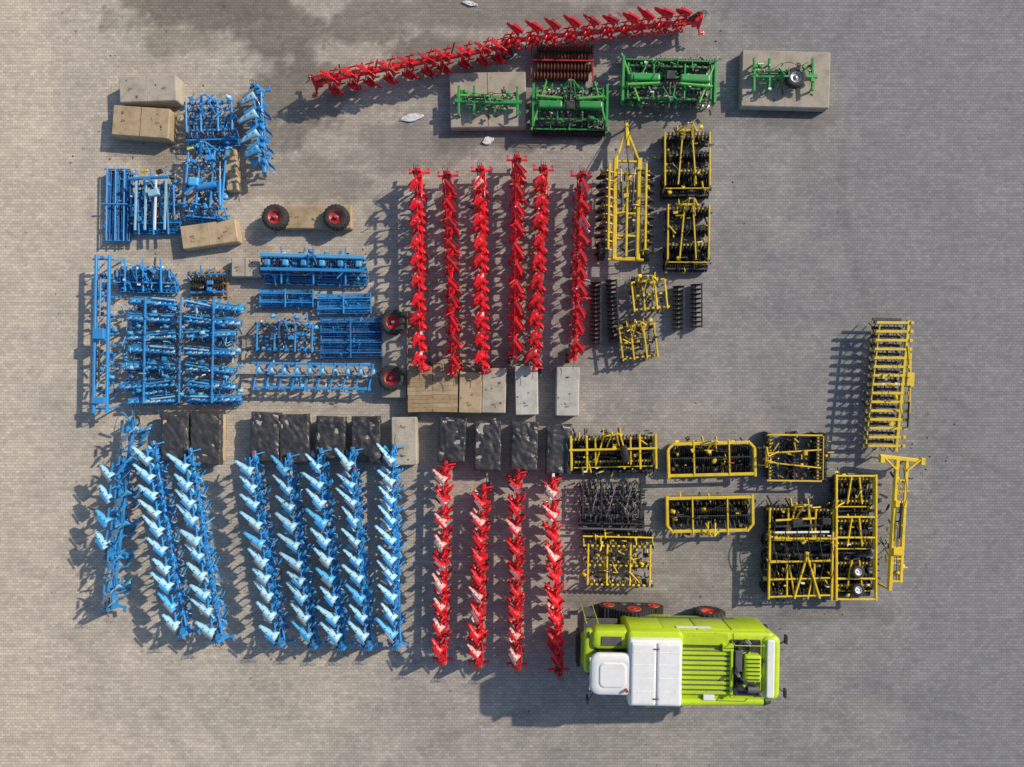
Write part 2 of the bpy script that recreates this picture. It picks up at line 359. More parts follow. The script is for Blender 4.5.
def plough(mb,L,n,k,bk,side=-1,white=.5,seed=0,hs=1.0,bl=.98,ang=48,tail=True,wide=1.0,opp=0.0,shk='stl',mk=None,jt=1.0):
    rnd=random.Random(seed); r=rnd.uniform
    mk=mk or k
    z0=1.02; ya=-L/2+.85
    mb.bar((0,ya,z0),(0,L/2-.05,z0),.17,.2,k)
    mb.bar((side*-.17,ya,z0+.05),(side*-.13,L/2-L*.35,z0+.05),.05,.05,k)
    mb.cyl((0,ya-.55,z0),(0,ya+.1,z0),.15,k,14); mb.box((0,ya-.35,z0),(.36,.3,.5),k)
    mb.bar((-.52*hs,ya-.6,z0-.35),(.52*hs,ya-.6,z0-.35),.1,.1,k)
    for sx in(-1,1):
        mb.bar((sx*.2,ya-.55,z0-.35),(sx*.13,ya-.5,z0+.5),.06,.14,k)
        mb.bar((sx*.45*hs,ya-.62,z0-.35),(sx*.45*hs,ya-.85,z0-.4),.05,.12,k)
        mb.cyl((sx*.45*hs-.08,ya-.8,z0-.39),(sx*.45*hs+.08,ya-.8,z0-.39),.035,'stl',8)
    mb.box((0,ya-.5,z0+.5),(.34,.16,.1),k)
    hydraulic(mb,(side*.2,ya-.45,z0+.4),(side*-.1,ya+.35,z0+.18),'blk',.05)
    hydraulic(mb,(-side*.2,ya-.3,z0+.22),(-side*.16,ya+.8,z0+.2),k,.05)
    for q in range(3):
        mb.tube([(0.1-q*.08,ya-.9+.1*q,z0+.3),(0.15-q*.1,ya-.6,z0+.65+.05*q),(-.1+q*.06,ya-.1,z0+.4),(.05,ya+.5,z0+.2)],.014,'rub',5)
    mb.bar((side*.1,ya+.1,z0),(side*.2,ya+.1,.03),.06,.06,k); mb.box((side*.2,ya+.1,.02),(.2,.2,.03),k)
    step=(L/2-.55-(ya+.45))/(n-1)
    for i in range(n):
        a=math.radians(ang+r(-6,6)*jt); d=Vector((side*math.cos(a),math.sin(a),0)); nr=Vector((side*math.sin(a),-math.cos(a),0))
        y=ya+.45+i*step+r(-.06,.06)*jt
        mb.box((0,y,z0),(.27,.24,.27),k)
        mb.bar((side*.1,y-.1,z0+.13),(-side*.18,y+.22,z0+.13),.05,.06,k)
        for up in (1,-1):
            p1=Vector((side*.1,y-.02,z0+up*.62))
            mb.bar((0,y,z0+up*.08),(-side*.06,y+.14,z0+up*.38),.05,.14,k)
            mb.bar((-side*.06,y+.14,z0+up*.36),p1,.05,.13,k)
            p0=Vector((-side*.12,y-.3,0))
            g=[]
            nu,nv=8,6
            hh=.40; blx=bl*(1+r(-.14,.12)*jt); wd=wide*(1+r(-.25,.15)*jt)
            for a_ in range(nu):
                u=a_/(nu-1); row=[]
                for b_ in range(nv):
                    v=b_/(nv-1)
                    off=(.26*(1-v)**2*(1-.3*u)+.2*u*v*v*1.6-.06)*wd
                    lo=.84-.12*u*u; hi=lo-hh*(.75+.35*u)*(1-max(0,(u-.75))*1.3)
                    zz=lo+(hi-lo)*v
                    ll=blx*(u*(1-.10*v))
                    row.append(p0+d*ll+nr*off+Vector((0,0,z0+up*zz)))
                g.append(row)
            kk=bk if (rnd.random()<white or (up==1 and rnd.random()<white)) else mk
            mb.sheet(g,.014,kk)
            mb.bar(p0+nr*.24*wd-d*.12+Vector((0,0,z0+up*.88)),p0+d*.5+nr*.2*wd+Vector((0,0,z0+up*.85)),.11,.02,shk if rnd.random()<.3 else k)
            # bolt heads on the board
            for q in(.2,.5,.8):
                pb=p0+d*blx*q+nr*.1*wd+Vector((0,0,z0+up*.8)); mb.box(tuple(pb),(.04,.04,.05),'blk')
            ys=y-step*.42
            mb.bar((0,ys+.12,z0+up*.1),(side*.16,ys,z0+up*.42),.04,.06,k)
            g=[]
            for a_ in range(4):
                u=a_/3; row=[]
                for b_ in range(4):
                    v=b_/3
                    row.append(Vector((side*.02,ys-.1,z0+up*(.66-.26*v)))+d*(.52*u)+nr*((.14*(1-v)**2+.12*u*v)*wd))
                g.append(row)
            mb.sheet(g,.012,kk if rnd.random()<.6 else k)
            mb.bar(p1+Vector((-side*.14,-.1,up*.12)),p1+Vector((-side*.16,.32,up*.12)),.02,.12,k)
            if rnd.random()<opp:
                g=[[Vector((-side*(.08+.28*u),y+.05+.26*u-.16*v,z0+up*(.5-.22*v+.1*u))) for v in(0,.5,1)] for u in(0,.5,1)]
                mb.sheet(g,.012,k)
            if rnd.random()<opp:
                mb.box((-side*r(.12,.24),y-step*.3,z0+up*r(.15,.3)),(r(.1,.22),r(.12,.26),.12),k,r(0,1.5))
                mb.bar((-side*.05,y+step*.3,z0+up*.2),(-side*r(.2,.4),y+step*r(.35,.6),z0+up*r(.3,.6)),.05,.09,k if rnd.random()<.75 else 'blk')
            if rnd.random()<opp*.6:
                q=r(-.2,.3); mb.bar((side*r(.05,.3),y+q,z0+up*r(.5,.9)),(side*r(.3,.62),y+q+r(-.2,.25),z0+up*r(.3,.8)),.035,.06,rnd.choice([k,k,'blk','stl']))
        if r(0,1)<.7: mb.tube([(.1,y,z0+.14),(.2,y+.2,z0+.25),(.05,y+step*.6,z0+.18),(.1,y+step,z0+.14)],.013,'rub',5)
        if r(0,1)<.25: mb.box((side*-.02,y+step*.5,z0+.115),(.13,.16,.02),rnd.choice(['white','orng','white']))
    if tail:
        yt=L/2-.25
        mb.bar((0,yt,z0),(-side*.42,yt+.05,z0-.1),.07,.09,k); mb.bar((-side*.42,yt+.05,z0-.1),(-side*.42,yt,.32),.06,.08,k)
        wheel(mb,(-side*.30,yt,.3),.3,.18,(1,0,0),'stl',12)
# ------------------------------------------------------------------ placing helpers
def put(name,mb,px,py,h=.7,rot=0.0,z=0.0):
    x,y=W(px,py,h)
    return mb.obj(name,(x,y,z),math.radians(rot))
def dims(x0,y0,x1,y1,h,rot):
    f=(H-h)/H*S
    w=(x1-x0)*f; l=(y1-y0)*f
    if rot%180==90: w,l=l,w
    return w,l,(x0+x1)/2,(y0+y1)/2
def imp(name,fn,bb,rot=0,h=.8,jit=None,**kw):
    w,l,cx,cy=dims(*bb,h,rot)
    if jit is None: jit=R(-1.8,1.8)
    mb=MB(); fn(mb,w,l,**kw)
    return put(name,mb,cx,cy,h,rot+jit)
def implough(top,bot,k,bk,n,side,white,seed,head='bot',h=1.1,**kw):
    t=Vector(W(*top,h)); b=Vector(W(*bot,h))
    hd,tl=(b,t) if head=='bot' else (t,b)
    v=tl-hd; L=v.length; c=(hd+tl)/2
    mb=MB(); plough(mb,L,n,k,bk,side,white,seed,**kw)
    mb.obj('reversible_plough',(c.x,c.y,0),math.atan2(v.y,v.x)-math.pi/2)
def cblock(mb,w,l,h,k,seed=0):
    mb.box((0,0,h/2+.004),(w,l,h),k,ch=.04)
    lo=(w>l)
    for s_ in(-1,1):
        x,y=((s_*w*.3,0) if lo else (0,s_*l*.3))
        mb.tube([(x-.07,y,h-.01),(x-.06,y,h+.07),(x+.06,y,h+.07),(x+.07,y,h-.01)],.012,'rust',5)
    if lo: mb.box((0,0,h-.002),(.025,l*.97,.03),'rust' if seed%3==0 else k,ch=.003)
    else: mb.box((0,0,h-.002),(w*.97,.025,.03),k,ch=.003)
    rnd=random.Random(seed+int(w*77))
    for q in range(5):
        mb.box((rnd.uniform(-w*.4,w*.4),rnd.uniform(-l*.4,l*.4),h+.012),(rnd.uniform(.04,.14),rnd.uniform(.03,.1),.03),rnd.choice(['dirt','dirt','wood']),rnd.uniform(0,3))
def block(bb,k='con',rot=0,hh=.75,seed=0):
    f=(H-hh)/H*S
    w=(bb[2]-bb[0])*f; l=(bb[3]-bb[1])*f
    mb=MB(); cblock(mb,w,l,hh,k,seed)
    put('concrete_block',mb,(bb[0]+bb[2])/2,(bb[1]+bb[3])/2,hh*.8,rot)
def crate(bb,rot=0,hh=.75,k='wood'):
    f=(H-hh)/H*S
    w=(bb[2]-bb[0])*f; l=(bb[3]-bb[1])*f
    mb=MB(); mb.box((0,0,hh/2),(w*.96,l*.96,hh-.06),k)
    n=max(5,int(l/.2))
    for i in range(n): mb.box((R(-.01,.01),-l/2+(i+.5)*l/n,hh),(w,l/n*.96,.025),k if R(0,1)<.75 else 'conb',R(-.01,.01))
    for q in range(4):
        for sx in(-1,1): mb.box((sx*w*.488,0,.12+q*hh*.24),(.025,l,hh*.2),k)
        for sy in(-1,1): mb.box((0,sy*l*.488,.12+q*hh*.24),(w,.025,hh*.2),k)
    put('wooden_crate',mb,(bb[0]+bb[2])/2,(bb[1]+bb[3])/2,hh*.8,rot)
def tarpblock(bb,rot=0,hh=.95,seed=0,side='con'):
    f=(H-hh)/H*S
    w=(bb[2]-bb[0])*f; l=(bb[3]-bb[1])*f
    mb=MB(); mb.box((0,0,hh/2-.02),(w*.94,l*.94,hh-.05),side,ch=.03)
    n=34; m=44; g=[]
    dr=.26+.16*math.sin(seed*3.1)
    for i in range(n+1):
        row=[]
        for j in range(m+1):
            a=(i/n*2-1)*(w/2+dr); b=(j/m*2-1)*(l/2+dr)
            ox=max(0,abs(a)-w/2); oy=max(0,abs(b)-l/2)
            x=math.copysign(min(abs(a),w/2)+.03+.06*ox,a); y=math.copysign(min(abs(b),l/2)+.03+.06*oy,b)
            nz=noise.noise(Vector((a*2.2+seed*7,b*2.2,0))); n3=noise.noise(Vector((a*5+seed*7,b*9,3)))
            fold=abs(noise.noise(Vector((a*3+b*2+seed*3,b*1.5-a,7))))
            z=hh+.02-max(ox,oy)+.06*nz+.035*n3-.10*fold - .05*min(1,(max(abs(a)/(w/2),abs(b)/(l/2)))**6)*.6
            x+=.04*n3+.03*nz; y+=.05*nz
            row.append(Vector((x,y,max(z,.03))))
        g.append(row)
    mb.sheet(g,.006,'tarp')
    put('tarpaulin_covered_block',mb,(bb[0]+bb[2])/2,(bb[1]+bb[3])/2,hh*.8,rot)

# ================================================================== LAYOUT
implough((308,83),(515,44),'red','redb',10,1,.03,1,head='top',bl=.8,opp=.9,wide=1.0,shk='redd',jt=1.3)
implough((502,41),(706,19),'red','redb',10,1,.03,2,head='bot',bl=.8,opp=.9,wide=1.0,shk='redd',jt=1.3)
for i,(t,b) in enumerate([((418,165),(421,373)),((447,168),(455,377)),((481,163),(483,375)),((517,152),(515,362)),((544,162),(534,372)),((582,168),(575,362))]):
    implough(t,b,'red','redb',10,-1 if i%2 else 1,.02,10+i,head='top',bl=.64,ang=50,opp=1.0,wide=.95,shk='redd',jt=1.5)
for i,(t,b) in enumerate([((446,460),(442,667)),((484,483),(478,670)),((518,468),(517,672)),((553,475),(559,678))]):
    implough(t,b,'red','redb',9,-1,.22,20+i,head='bot',bl=.76,ang=46,opp=.9,wide=1.1,jt=1.3)
for i,(t,b) in enumerate([((152,440),(186,640)),((189,447),(221,646)),((253,450),(283,650)),((288,452),(316,652)),((320,447),(344,653)),((352,446),(370,653)),((394,443),(397,652))]):
    implough(t,b,'blue','blueb',10,-1,.62,30+i,head='bot',bl=1.1,ang=47,hs=1.0,wide=1.25,opp=.7,mk='bluem',jt=1.2)
implough((133,418),(110,614),'blue','blueb',6,1,.1,44,head='bot',bl=.9,ang=50,opp=.8,wide=1.2,mk='bluem')
implough((120,455),(112,560),'blue','blueb',4,-1,.3,46,head='bot',bl=.8,ang=40,opp=.5,wide=1.2,mk='bluem',tail=False)
implough((257,82),(264,173),'blue','blueb',4,1,.3,45,head='top',bl=.95,ang=28,tail=False,wide=1.4,opp=.9,mk='bluem')

block((121,77,178,103),'con',2,.8,1); block((114,108,171,138),'conb',-4,.8,3)
block((182,223,238,246),'conb',8,.6,2); block((226,150,238,191),'conb',3,.5); block((232,258,260,277),'con',0,.5)
block((284,206,352,229),'conb',0,.45,1); block((382,311,407,398),'con',0,.45,3)
crate((408,366,433,412),1); crate((433,364,458,412),-1)
for bb,k in [((459,372,482,413),'conb'),((482,368,506,413),'con'),((515,366,538,415),'cong'),((556,367,579,416),'cong')]:
    block(bb,k,R(-1.5,1.5),.75,2)
block((392,417,417,465),'con',1,.75,2)
for i,bb in enumerate([(163,413,189,460),(192,414,221,464),(252,413,280,460),(281,415,309,462),(317,417,345,458),(353,417,380,462),(439,418,465,462),(475,421,500,470),(512,422,537,470),(547,425,571,473)]):
    tarpblock(bb,R(-3,3),.85,i,'conb' if i in(0,1) else 'con')
def loose_wheel(px,py,r=.62,zb=.45):
    mb=MB(); wheel(mb,(0,0,zb+.24),r,.46,(0,0,1),'redd',20)
    mb.cyl((0,0,zb+.2),(0,0,zb+.5),.07,'stl',10)
    put('wheel',mb,px,py,.8)
loose_wheel(275,217); loose_wheel(336,217); loose_wheel(393,322); loose_wheel(391,378)

# --- blue implements
imp('tine_cultivator',cultivator,(184,94,236,144),0,.8,k='blue',rows=5,sp=.26,seed=1,n=12,dn=7,roller='cage')
def folded_cult(mb,w,l,k,seed=3,n=24):
    cultivator(mb,w*.8,l,k,'blk',4,.28,.8,0,'cage',True,n,seed,dn=9)
    hydraulic(mb,(-w*.3,-l*.2,1.15),(w*.2,l*.1,1.2),k,.07); hydraulic(mb,(w*.35,-l*.3,1.1),(w*.3,l*.2,1.2),k,.07)
    mb.cyl((-w*.1,-l*.1,1.0),(w*.25,-l*.05,1.05),.16,k,14)
    mb.box((w*.1,l*.25,1.1),(.4,.25,.3),k,.3)
    mb.rbox((-w*.15,-l*.05,1.2),(.5,.4,.2),.08,.05,'bluem'); mb.box((-w*.3,l*.35,1.0),(.3,.1,.1),'yel',.4)
imp('stubble_cultivator',folded_cult,(178,138,232,222),-6,.9,k='blue')
imp('cage_roller',roller,(103,168,129,241),90,.5,k='blued',fk='blue')
def seedbed(mb,w,l,k,seed=5,n=14,dk='blk',dn=7,beams=False):
    cultivator(mb,w,l*.72,k,dk,4,.22,.7,0,'cage',True,n,seed,dn=dn)
    for sx in(-1,1):
        mb.T=Matrix.Translation((sx*w*.25,-l*.36,0)); cage(mb,(0,0,.2),w*.46,.19,k,7,8); mb.T=Matrix.Identity(4)
        mb.bar((sx*w*.25,-l*.36,.5),(sx*w*.25,0,.75),.06,.08,k)
    for q in(-.3,0,.3): mb.bar((w*q,-l*.45,.75),(w*q,l*.45,.85),.07,.1,k)
    if beams:
        mb.bar((-w*.48,l*.22,1.0),(w*.48,l*.2,1.0),.2,.2,'bluem'); mb.bar((-w*.48,-l*.12,.95),(w*.48,-l*.12,.95),.16,.16,k)
        for q in range(6): mb.rbox((-w*.42+q*w*.17,l*.04,1.0),(.28,.3,.22),.06,.05,'bluem' if q%2 else k)
def white_combo(mb,w,l,k='blue'):
    seedbed(mb,w,l,k)
    for q in range(4): mb.bar((w*(-.32+q*.2),-l*.4,1.02),(w*(-.25+q*.2),l*.35,1.08),.10,.05,'white' if q==2 else 'blueb')
    mb.box((w*.1,l*.1,1.12),(.5,.3,.2),'blueb',.2); mb.cyl((-w*.4,l*.3,1.1),(w*.4,l*.32,1.1),.08,'blue')
    mb.box((-w*.1,l*.42,1.0),(.35,.12,.1),'yel',.1); mb.box((w*.2,l*.4,1.0),(.3,.2,.12),'blk',.3)
imp('seedbed_combination',white_combo,(128,166,177,238),0,.8)
imp('power_harrow',seedbed,(260,245,367,286),0,.8,k='blue',n=24,seed=9,dn=9,beams=True)
imp('cage_roller',roller,(259,289,313,307),0,.5,k='blue',fk='blue'); imp('cage_roller',roller,(317,293,371,314),0,.5,k='blue',fk='blue')
imp('cage_roller',roller,(320,317,382,358),0,.5,k='blued',fk='blued')
imp('stubble_cultivator',cultivator,(254,316,317,353),0,.8,k='blue',rows=3,kind=1,seed=8,n=22,dn=11)
def pallet_part(mb,w,l,k='blue'):
    for q in range(7): mb.box((-w/2+.08+q*(w-.16)/6,0,.13),(.1,l,.025),'wood')
    for q in(-1,0,1): mb.box((0,q*l*.42,.06),(w,.1,.1),'wood')
    for q in(-1,1): mb.bar((-w*.45,q*l*.3,.3),(w*.45,q*l*.3,.3),.1,.1,k); packer(mb,(0,q*l*.12,.35),w*.8,.15,'blk',.12)
    clutter(mb,w,l,.3,k,10,4); mb.box((w*.1,0,.5),(.3,.2,.12),k)
imp('pallet_of_parts',pallet_part,(187,268,227,298),0,.4)
def row_frame(mb,w,l,k='blue',n=10):
    for y in(-l*.35,l*.38): mb.bar((-w/2,y,.8),(w/2,y,.8),.12,.12,k)
    for i in range(n):
        x=-w/2+.1+i*(w-.2)/(n-1)
        mb.bar((x,-l*.4,.86),(x+.22,l*.42,.86),.07,.09,k); mb.bar((x,-l*.35,.8),(x-.05,-l*.45,.2),.04,.09,k)
        mb.bar((x+.2,l*.3,.8),(x+.3,l*.1,.15),.04,.1,k); mb.sheet([[Vector((x+.05+u*.22,l*.0+v*.3+u*.1,.5+.3*v)) for v in(0,.5,1)] for u in(0,.5,1)],.012,'blueb' if k=='blue' else k)
        mb.box((x+.1,0,.92),(.12,.14,.06),'blk')
    hydraulic(mb,(-w*.3,0,1.0),(w*.1,.05,1.0),k,.05)
    mb.tube([(-w*.4,.1,.95),(-w*.1,-.2,1.05),(w*.2,.2,1.0),(w*.45,0,.95)],.015,'rub')
    dense(mb,w,l,.8,['blue','bluem','blueb'],4,2)
imp('subsoiler',row_frame,(252,360,371,393),0,.8)
def long_frame(mb,w,l,k='blue',n=9):
    for sx in(-.3,.32): mb.bar((sx*w,-l/2,1.0),(sx*w,l/2,1.0),.12,.16,k)
    for i in range(n):
        y=-l/2+.2+i*(l-.4)/(n-1)
        mb.bar((-w*.5,y,.92),(w*.5,y,.92),.08,.08,k)
        mb.bar((w*.3,y,.95),(w*.42,y+.1,.1),.05,.08,k)
        tine(mb,-w*.3,y,.9,k); mb.box((w*.0,y+.1,1.02),(.2,.12,.1),'blk' if i%2 else k)
    hydraulic(mb,(0,-l*.3,1.15),(0,l*.05,1.15),'blk',.05); hydraulic(mb,(0,l*.35,1.15),(0,l*.1,1.15),k,.05)
    mb.box((0,l*.0,1.15),(.5,.5,.3),k); mb.box((0,-l*.42,1.1),(.6,.3,.2),k)
    dense(mb,w,l,.95,['blue','bluem','blued'],6,2)
imp('folding_harrow_frame',long_frame,(91,255,112,413),0,1.0,jit=-1)
imp('seedbed_combination',seedbed,(113,257,173,293),0,.8,k='blue',n=14,seed=2,dn=9)
def folded_tines(mb,w,l,k='blue',rows=7):
    rnd=random.Random(4)
    for i in range(rows):
        y=-l/2+.25+i*(l-.5)/(rows-1)
        for sx in(-1,1):
            x0=sx*w*.04; x1=sx*w*rnd.uniform(.40,.49); zz=.75+.12*(i%2)
            y1=y+rnd.uniform(-.22,.22)+sx*-.08
            mb.bar((x0,y,zz),(x1,y1,zz),.12,.10,k if i%2 else 'bluem'); mb.bar((x0,y+.2,zz+.05),(x1*.92,y1+.08,zz+.04),.06,.06,k)
            m=9
            for j in range(m):
                t=(j+.6)/m; x=x0+(x1-x0)*t; yy=y+(y1-y)*t
                tine(mb,x,yy+.05,zz,k,1.15)
                g=[[Vector((x-.17+.36*u,yy-.1-.16*v+.08*u,zz+.06+.05*math.sin(v*3))) for v in(0,.33,.66,1)] for u in(0,.5,1)]
                mb.sheet(g,.012,rnd.choice(['blueb',k,'bluem','bluem',k]))
            cage(mb,((x0+x1)/2,y-.22,.3),abs(x1-x0)*.9,.13,'blued',5,6)
            mb.cyl((x0,y+.08,zz+.14),(x0+(x1-x0)*.5,y1+.02,zz+.12),.05,'blueb' if i%3==0 else 'bluem',8)
    for sx in(-.28,.0,.26): mb.bar((w*sx,-l/2,1.0),(w*sx+.1,l/2,1.0),.07,.12,k)
    dense(mb,w,l,1.0,['blue','bluem','blueb','blued'],10,5)
    clutter(mb,w,l,1.0,k,50,12)
imp('folded_field_cultivator',folded_tines,(117,297,243,403),0,.9,jit=0)

# --- green implements
imp('concrete_block',lambda mb,w,l: cblock(mb,w,l,.5,'con',3),(450,73,526,128),0,.4)
def green_bar(mb,w,l,whl=False):
    z=.9
    mb.bar((-w*.48,0,z),(w*.48,-.05,z),.2,.2,'grn')
    mb.bar((-w*.45,.28,z+.03),(w*.2,.2,z+.03),.12,.1,'grnl')
    for sx in(-.42,-.2,.42): 
        mb.bar((w*sx,-l*.4,z),(w*sx,l*.45,z+.05),.12,.12,'grn'); mb.bar((w*sx,-l*.3,z),(w*sx,-l*.35,.52),.06,.1,'grn'); mb.bar((w*sx,l*.3,z),(w*sx,l*.35,.52),.06,.1,'grn')
    hydraulic(mb,(-w*.3,.12,z+.2),(w*.2,.1,z+.2),'blk',.05)
    headstock(mb,-.1,z,'grn',.8,-1)
    mb.T=Matrix.Translation((0,0,.45)); dense(mb,w*.9,l*.7,z*.6,['grn','grn','blk'],8,4); mb.T=Matrix.Identity(4)
    clutter(mb,w,l,z,'grn',12,21)
    if whl: wheel(mb,(w*.16,-.15,1.0),.48,.32,(0,0,1),'stl',16)
imp('green_toolbar',green_bar,(453,84,523,117),0,1.0)
def green_mach(mb,w,l,seed=1):
    cultivator(mb,w*.95,l,'grn','blk',4,.3,.85,1,'packer',True,30,seed,dn=8)
    for sx in(-1,1):
        mb.rbox((sx*w*.25,-.02,1.05),(w*.3,.36,.3),.08,.06,'grn'); mb.box((sx*w*.46,0,.75),(.12,l*.8,.5),'grn')
        mb.cyl((sx*w*.1,l*.1,1.15),(sx*w*.42,l*.14,1.15),.07,'grnl')
        mb.bar((sx*w*.48,-l*.45,.9),(sx*w*.3,l*.42,1.1),.08,.08,'grnl')
    mb.box((0,-.1,1.15),(.4,.4,.25),'blk'); mb.cyl((0,.0,1.1),(0,l*.5,.9),.06,'blk',10)
imp('green_power_harrow',green_mach,(530,79,610,133),0,.9,seed=5)
imp('green_power_harrow',green_mach,(619,52,719,108),180,.9,seed=8)
imp('concrete_block',lambda mb,w,l: cblock(mb,w,l,.5,'con',1),(741,52,829,108),0,.4)
imp('green_toolbar',lambda mb,w,l: green_bar(mb,w,l,True),(749,56,819,94),0,1.0)
def ring_roll(mb,w,l):
    n=4
    for i in range(n):
        y=-l/2+l*(i+.5)/n; packer(mb,((.12 if i%2 else -.05),y,.24),w*.86,.23,'rust',.16)
    for sx in(-1,1): mb.bar((sx*w*.49,-l/2,.3),(sx*w*.49,l/2,.3),.06,.1,'redd')
    mb.bar((-w/2,0,.5),(w/2,0,.5),.08,.08,'redd')
imp('ring_roller',ring_roll,(531,42,594,79),0,.5)

# --- yellow implements
def trailed(mb,w,l):
    z=1.1; k='yel'
    mb.bar((0,l*.48,.6),(0,l*.3,z),.16,.2,k)
    for sx in(-1,1):
        mb.bar((sx*.04,l*.42,.75),(sx*w*.2,l*.2,z),.1,.14,k)
        mb.bar((sx*w*.2,-l*.46,z),(sx*w*.2,l*.22,z),.2,.24,k)
        mb.bar((sx*w*.31,-l*.4,z+.25),(sx*w*.31,l*.18,z+.2),.1,.12,k)
        for i in range(10):
            y=-l*.4+i*l*.058
            mb.bar((sx*w*.2,y,z),(sx*w*.36,y+.05,z+.25),.06,.08,k)
            disc(mb,(sx*w*.42,y,.55),1.4*sx,.27,'blk'); mb.tube([(sx*w*.34,y,z+.2),(sx*w*.45,y-.05,z),(sx*w*.42,y,.6)],.03,'blk',5)
        hydraulic(mb,(sx*w*.08,-l*.1,z+.2),(sx*w*.12,l*.15,z+.22),'blk',.06)
    for y in(-.45,-.3,-.15,0,.12,.2): mb.bar((-w*.2,l*y,z),(w*.2,l*y,z),.1,.14,k)
    mb.bar((0,-l*.44,z+.12),(0,l*.1,z+.12),.1,.1,k)
    for sx in(-1,1): wheel(mb,(sx*w*.39,-l*.39,.45),.45,.36,(1,0,0),'stl',16)
    mb.cyl((-w*.3,-l*.46,z),(w*.3,-l*.46,z),.07,'yel')
    mb.cyl((0,l*.47,.02),(0,l*.47,.7),.05,'gry'); mb.lathe((0,l*.5,.6),(0,0,1),[(.05,-.03),(.13,-.03),(.13,.03),(.05,.03),(.05,-.03)],'blk',14)
    mb.tube([(0,l*.46,.8),(.1,l*.4,1.2),(-.1,l*.3,1.35),(.1,l*.1,1.3)],.02,'rub')
    mb.T=Matrix.Translation((0,-l*.12,0)); dense(mb,w*.95,l*.6,1.0,['blk','blk','yel'],6,4); mb.T=Matrix.Identity(4)
    clutter(mb,w*.5,l*.7,z,k,18,4)
imp('trailed_disc_harrow',trailed,(597,118,656,266),0,1.0,jit=-1)
imp('disc_harrow',disc_harrow,(663,126,711,197),0,.8,k='yel',rollers=2,n=12,seed=3,dn=13)
imp('disc_harrow',disc_harrow,(666,200,710,271),0,.8,k='yel',rollers=2,n=12,seed=4,dn=13)
imp('tine_cultivator',cultivator,(630,272,668,312),0,.8,jit=6,k='yel',rows=3,kind=1,n=9,seed=3,dn=13)
imp('tine_cultivator',cultivator,(618,317,658,361),0,.8,jit=7,k='yel',rows=3,kind=1,n=9,seed=4,dn=13)
for a,b,c,d in((588,282,603,345),(605,280,620,343),(672,286,685,330),(690,284,703,328)):
    imp('disc_gang',disc_gang,(a,b,c,d),0,.4,jit=R(-3,3))
def yel_wheel(mb,w,l):
    disc_harrow(mb,w,l,'yel',True,22,5,dn=14); wheel(mb,(w*.12,-.05,1.15),.42,.3,(1,.1,0),'stl',16); mb.bar((-w*.5,.2,1.05),(w*.5,.2,1.05),.1,.12,'yel')
    for sx in(-.48,-.3,.3,.48): mb.bar((w*sx,-l*.35,1.05),(w*sx,l*.4,1.05),.1,.1,'yel')
imp('disc_harrow',yel_wheel,(569,430,657,476),0,.9)
def black_harrow(mb,w,l):
    cultivator(mb,w,l*.95,'blk','gry',5,.25,.6,0,'cage',False,20,6,'blk',dn=18)
    mb.bar((-w*.5,-l*.46,.7),(w*.5,-l*.46,.7),.08,.08,'gry')
    for q in(-.3,-.05,.2): mb.bar((w*q,-l*.1,.75),(w*(q+.1),l*.45,.8),.04,.04,'stl')
imp('tine_harrow',black_harrow,(579,480,645,531),0,.7)
imp('stubble_cultivator',cultivator,(583,532,654,587),180,.8,k='yel',rows=3,kind=1,roller='packer',n=16,seed=12,head=False,sp=.25,dn=14)
def yel_roll(mb,w,l,seed=0):
    z=.85; k='yel'
    for i in range(3): packer(mb,(0,-l*.12+i*.46-.4,.27),w*.93,.26,'blk',.11)
    mb.bar((-w/2,-l*.42,z),(w/2,-l*.42,z),.15,.13,k); mb.bar((-w*.42,l*.33,z),(w*.42,l*.33,z),.15,.13,k)
    mb.bar((-w*.5,-.02,z),(w*.5,-.02,z),.06,.07,'blk')
    for f in(-.49,.49): mb.bar((f*w,-l*.48,z-.02),(f*w,l*.2,z-.02),.14,.2,k); mb.bar((f*w,l*.2,z-.02),(f*w*.86,l*.36,z-.02),.12,.16,k)
    for f in(-.2,.2): mb.bar((f*w,-l*.42,z+.05),(f*w,l*.42,z+.05),.07,.09,k)
    for i in range(18): mb.box((-w*.46+i*w*.92/17,-l*.3,.6),(.06,.3,.04),'blk',0,.5); mb.box((-w*.46+i*w*.92/17,l*.2,.65),(.06,.36,.04),'blk',0,.5)
    headstock(mb,l*.35,z,k,.8)
    dense(mb,w*.95,l*.85,.75,['blk','blk','blk','yel'],9,seed)
    clutter(mb,w,l*.7,z,k,8,seed)
imp('packer_roller',yel_roll,(667,436,755,478),0,.8,seed=1); imp('packer_roller',yel_roll,(666,494,753,538),180,.8,seed=2)
imp('disc_harrow',disc_harrow,(761,433,832,482),90,.8,k='yel',n=22,seed=14,dn=14)
